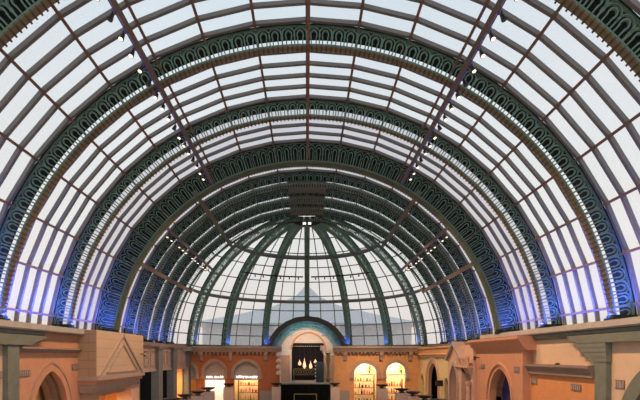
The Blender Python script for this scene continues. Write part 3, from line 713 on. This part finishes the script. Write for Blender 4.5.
solo(MB().ribbon([(25.0, -3.2), (25.25, -2.2), (25.7, -1.4), (26.2, -1.0)], .05, lambda u, v, tt: (tt, u, v), X+.66, X+.7), 'rope_light', M['sign'], 'thin white curved line along edge of the blue drape', 'rope light')
vent(1, X, 28.9, -.62, .6, .25, 'vent grille left of the blue-draped arch'); vent(1, X, 24.25, -.68, .6, .28, 'vent grille right of the blue-draped arch')
t = thing('wall_spotlight', (X, 29.6, -.1), 'tiny black spotlight on the salmon block near its cornice', 'fixture'); part(MB().tube((X, 29.5, -.1), (X-.3, 29.5, -.1), .03, 6).tube((X-.3, 29.5, -.04), (X-.32, 29.4, -.22), .07, 8), 'head', M['black'], t)
# right: arcade with balustrade, gabled portal, yellow wall
X = 10.4
t = thing('arcade_front', (X, 31, FLOORZ), 'pink stone arcade front with crenellated balcony beside the gable', 'shop front')
part(MB().prism(wall_with_openings(30.1, 32.6, FLOORZ, .7, [(31.35, .85, -1.6, .9)]), 'x', X, X+.8), 'face', M['pink'], t)
bal = part(MB().box(X-.35, X, 30.1, 32.6, -.75, -.62).box(X-.35, X-.2, 30.1, 32.6, -.18, -.05), 'balcony', M['pink'], t)
for k in range(7): part(MB().box(X-.33, X-.22, 30.2+k*.35, 30.36+k*.35, -.62, -.18), 'baluster', M['pink'], bal)
for k in range(4): part(MB().prism([(X, -.75), (X-.3, -.75), (X-.1, -1.1), (X, -1.15)], 'y', 30.3+k*.65, 30.5+k*.65), 'bracket', M['pink'], t)
for yy in (30.5, 32.2): part(MB().lathe([(.16, FLOORZ), (.12, -1.9), (.18, -1.8), (.22, -1.6)], X-.15, yy, 10), 'column', M['pink'], t)
t = thing('gabled_portal', (X, 33, FLOORZ), 'pink steep-gabled portal with pointed arch in the right row', 'portal')
G = 10.15
part(MB().prism([(31.6, FLOORZ), (31.6, -.25), (33.1, .72), (34.6, -.25), (34.6, FLOORZ)]+[(33.95, FLOORZ)]+list(reversed(arc_open(33.1, .85, -1.9, 1.3)))+[(32.25, FLOORZ)], 'x', G, G+.6), 'face', M['pink'], t)
part(MB().prism([(31.45, -.35), (33.1, .78), (34.75, -.35), (34.75, -.13), (33.1, 1.0), (31.45, -.13)], 'x', G-.18, G+1.0), 'coping', M['stone'], t)
part(MB().ring(jamb_arc(33.1, 1.0, -1.9, 1.55, FLOORZ), jamb_arc(33.1, .82, -1.9, 1.28, FLOORZ), 'x', G-.1, G), 'arch_band', M['stone'], t)
t = thing('wall_lantern', (G-.3, 32.6, -2.1), 'small glowing lantern hanging in the gabled portal', 'lantern'); part(MB().lathe([(.03, -2.3), (.1, -2.2), (.1, -1.95), (.02, -1.85)], G+.3, 33.0, 8), 'shade', M['flame'], t)
X = 10.35
side_wall(1, 'wall_right_far', X, 34.5, BY, FLOORZ, .75, [(39.6, 1.55, -2.3, 1.75), (35.7, .5, -2.2, .6), (43.2, .55, -2.2, .6)], M['yellow'])
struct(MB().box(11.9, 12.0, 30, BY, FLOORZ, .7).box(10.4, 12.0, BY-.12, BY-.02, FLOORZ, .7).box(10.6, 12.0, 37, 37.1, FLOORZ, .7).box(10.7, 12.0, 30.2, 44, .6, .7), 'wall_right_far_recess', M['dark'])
t = thing('cornice_band', (X, 40, .1), 'peach cornice band along top of the yellow wall', 'cornice')
part(MB().prism([(X+.2, .72), (X-.2, .72), (X-.2, .62), (X-.12, .55), (X-.12, .2), (X-.2, .12), (X, .08)], 'y', 34.75, BY), 'moulding', M['peach'], t)
for k in range(14): part(MB().box(X-.06, X, 35+k*.65, 35.3+k*.65, -.22, -.1), 'dentil', M['stone'], t)
arch_side(1, X, 39.6, 2.1, 1.5, -2.3, 2.2, 1.7, FLOORZ, .3, M['pink'], 'pink pointed stepped surround on the yellow wall', steps=2)
t = thing('hanging_sign', (X-.2, 36.1, -3), 'small blank black sign projecting from the yellow wall', 'sign'); part(MB().box(X-.55, X, 36.5, 36.62, -2.3, -1.85), 'board', M['black'], t)

# left: near cream wall, salmon wall with pointed arch
side_wall(-1, 'wall_left_near', 11.1, 4, 17.5, FLOORZ, 1.0, [], M['creamL'])
side_wall(-1, 'wall_left_middle', 11.1, 17.5, 23.6, FLOORZ, .2, [(20.9, 1.35, -2.4, 1.75)], M['salmon'])
struct(MB().box(-11.35, -11.06, 18.2, 23.6, .2, 1.0), 'wall_left_upper', M['blockO'])
solo(MB().prism([(-11.1, .36), (-10.88, .36), (-10.86, .29), (-10.94, .22), (-10.98, .17), (-11.1, .15)], 'y', 18.35, 23.2), 'wall_moulding', M['taupe'], 'thin brown horizontal moulding above the left pointed arch', 'moulding')
arch_side(-1, 11.1, 20.9, 1.8, 1.3, -2.4, 2.2, 1.7, FLOORZ, 1.0, M['archl'], 'nested pointed stone surround of the left arch', steps=4, proud=.03)
solo(MB().prism(jamb_arc(20.9, 1.28, -2.4, 1.65, FLOORZ), 'x', -12.4, -12.3), 'screen_panel', M['glow'], 'golden lit panel deep inside the left pointed arch', 'panel')
struct(MB().box(-12.7, -12.5, 18.5, 23.3, FLOORZ, .2).box(-12.5, -11.35, 18.5, 18.6, FLOORZ, .2).box(-12.5, -11.35, 23.1, 23.2, FLOORZ, .2).box(-12.5, -11.3, 18.5, 23.2, .1, .2), 'wall_left_recess', M['glow'])
vent(-1, 11.1, 18.85, -.68, .75, .26, 'vent grille on the left salmon wall beside the grey column'); vent(-1, 11.1, 22.95, -.52, .6, .26, 'vent grille on the left salmon wall right of the pointed arch')
vent(-1, 11.1, 17.25, -.68, .4, .26, 'vent grille on the left cream wall at the frame edge')
# left projecting block with triangular pediment
X = 10.2
t = thing('pediment_block', (-X-.4, 26.6, FLOORZ), 'sandstone block shop front with large triangular pediment relief', 'shop front')
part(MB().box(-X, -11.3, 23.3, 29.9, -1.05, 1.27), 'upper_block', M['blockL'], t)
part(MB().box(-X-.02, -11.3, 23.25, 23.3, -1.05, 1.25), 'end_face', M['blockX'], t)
for (a, b, wd, pr) in (((23.5, -1.0), (26.6, 1.14), .11, .07), ((29.75, -1.0), (26.6, 1.14), .11, .07), ((24.4, -.88), (26.62, .66), .07, .05), ((28.9, -.88), (26.62, .66), .07, .05), ((24.4, -.85), (28.9, -.85), .06, .05)):
    part(MB().ribbon([a, b], wd, lambda u, v, tt: (tt, u, v), -X+pr, -X), 'pediment_rib', M['stone'], t)
for k in range(4):
    d = .12*k; part(MB().box(-X-d+.1, -11.3, 23.2+d*.6, 29.9-d, -1.2-.2*k, -1.0-.2*k), 'cornice_step', M['stone'] if k != 1 else M['salmon'], t)
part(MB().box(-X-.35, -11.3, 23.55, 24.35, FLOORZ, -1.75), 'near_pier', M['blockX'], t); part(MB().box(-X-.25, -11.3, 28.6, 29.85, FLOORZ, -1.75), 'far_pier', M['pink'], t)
part(MB().box(-X-.7, -11.3, 24.35, 28.6, -2.1, -1.75), 'lintel', M['stone'], t)
struct(MB().box(-12.6, -12.5, 23.6, 29.9, FLOORZ, -1.6).box(-12.5, -11.2, 29.75, 29.85, FLOORZ, -1.6).box(-12.6, -10.9, 23.6, 29.85, -1.78, -1.7), 'wall_left_shop', M['glow'])
lamp('AREA', 'shop_ceiling_light', (-11.6, 26.6, -2.2), 130, (1, .6, .3), target=(-11.7, 26.6, -6), size=1.0)
solo(MB().lathe([(.25, -3.0), (.35, -2.75), (.38, -2.6), (.3, -2.58), (.2, -2.7), (.02, -2.72)], -10.3, 24.6, 12), 'wall_bowl', M['black'], 'black bowl in front of the pediment block opening', 'bowl')
t = thing('wall_spotlight', (-X, 29.4, .2), 'tiny black spotlight at far end of the pediment block', 'fixture'); part(MB().tube((-X, 29.4, .12), (-X+.3, 29.4, .12), .03, 6).tube((-X+.3, 29.35, .2), (-X+.32, 29.2, .02), .07, 8), 'head', M['black'], t)
solo(MB().box(-10.6, -9.85, 29.88, 30.1, -.18, 0.02), 'bracket_arm', M['stone'], 'short pale arm sticking out beyond the pediment block', 'bracket')
# left balcony row with grey columns
X = 11.0
colx = [(30.6, .3), (35.3, .5), (39.2, .5), (44.0, .45)]
for k, (yy, hw) in enumerate(colx):
    t = thing('grey_column', (-X, yy, FLOORZ), 'square grey column in the left balcony row, %s' % ['half hidden by the pediment block', 'between dark openings', 'left of the warm lit opening', 'against the back wall corner'][k], 'column', 'grey columns of the left balcony row')
    part(MB().box(-X+.25, -X-.3, yy-hw, yy+hw, FLOORZ, .55), 'shaft', M['greyd'], t)
    part(MB().box(-X+.32, -X-.3, yy-hw-.07, yy+hw+.07, .5, .69), 'capital', M['greyd'], t)
for k, (a, b) in enumerate(((30.9, 34.8), (35.8, 38.7), (39.7, 43.55))):
    t = thing('balcony_panel', (-X, (a+b)/2, -1), 'greyish pink balcony front panel, %s of the left row' % ['nearest', 'middle', 'farthest'][k], 'balcony panel', 'balcony panels of the left row')
    part(MB().box(-X, -X-.25, a, b, -.98, .7), 'panel', M['stone'], t)
    nn = 3
    for j in range(nn):
        y0 = a+(b-a)*(j+.12)/nn; y1 = a+(b-a)*(j+.88)/nn
        part(MB().ring([(y0, -.7), (y0, .45), (y1, .45), (y1, -.7), (y0, -.7)], [(y0+.1, -.6), (y0+.1, .35), (y1-.1, .35), (y1-.1, -.6), (y0+.1, -.6)], 'x', -X+.05, -X), 'panel_frame', M['stone'], t)
    part(MB().box(-X+.08, -X, a, b, -1.1, -.95), 'lower_moulding', M['stone'], t)
    if k == 2:
        struct(MB().box(-13.2, -13.1, a, b, FLOORZ, -.9).box(-13.2, -11.2, b, b+.1, FLOORZ, -.9).box(-13.2, -11.2, a-.1, a, FLOORZ, -.9), 'wall_left_lit_room', M['glow'])
        lamp('AREA', 'shop_ceiling_light', (-12.0, (a+b)/2, -1.3), 150, (1, .62, .3), target=(-12.1, (a+b)/2, -6), size=1.2)
        t2 = thing('door_frame', (-12.9, 40.6, FLOORZ), 'dark wooden door frame in the warm lit opening', 'door frame')
        part(MB().box(-11.9, -11.8, 40.1, 40.5, FLOORZ, -2.0).box(-11.9, -11.8, 41.2, 41.4, FLOORZ, -2.0).box(-11.9, -11.8, 40.1, 41.4, -2.0, -1.8), 'frame', M['wood'], t2)
    else:
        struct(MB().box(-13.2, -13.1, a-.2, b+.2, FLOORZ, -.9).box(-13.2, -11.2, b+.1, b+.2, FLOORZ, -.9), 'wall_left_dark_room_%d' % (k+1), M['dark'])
solo(MB().box(-12.2, -12.1, 38.2, 38.6, FLOORZ, -2.6), 'red_banner', M['redc'], 'narrow dark red banner between two left columns', 'banner')
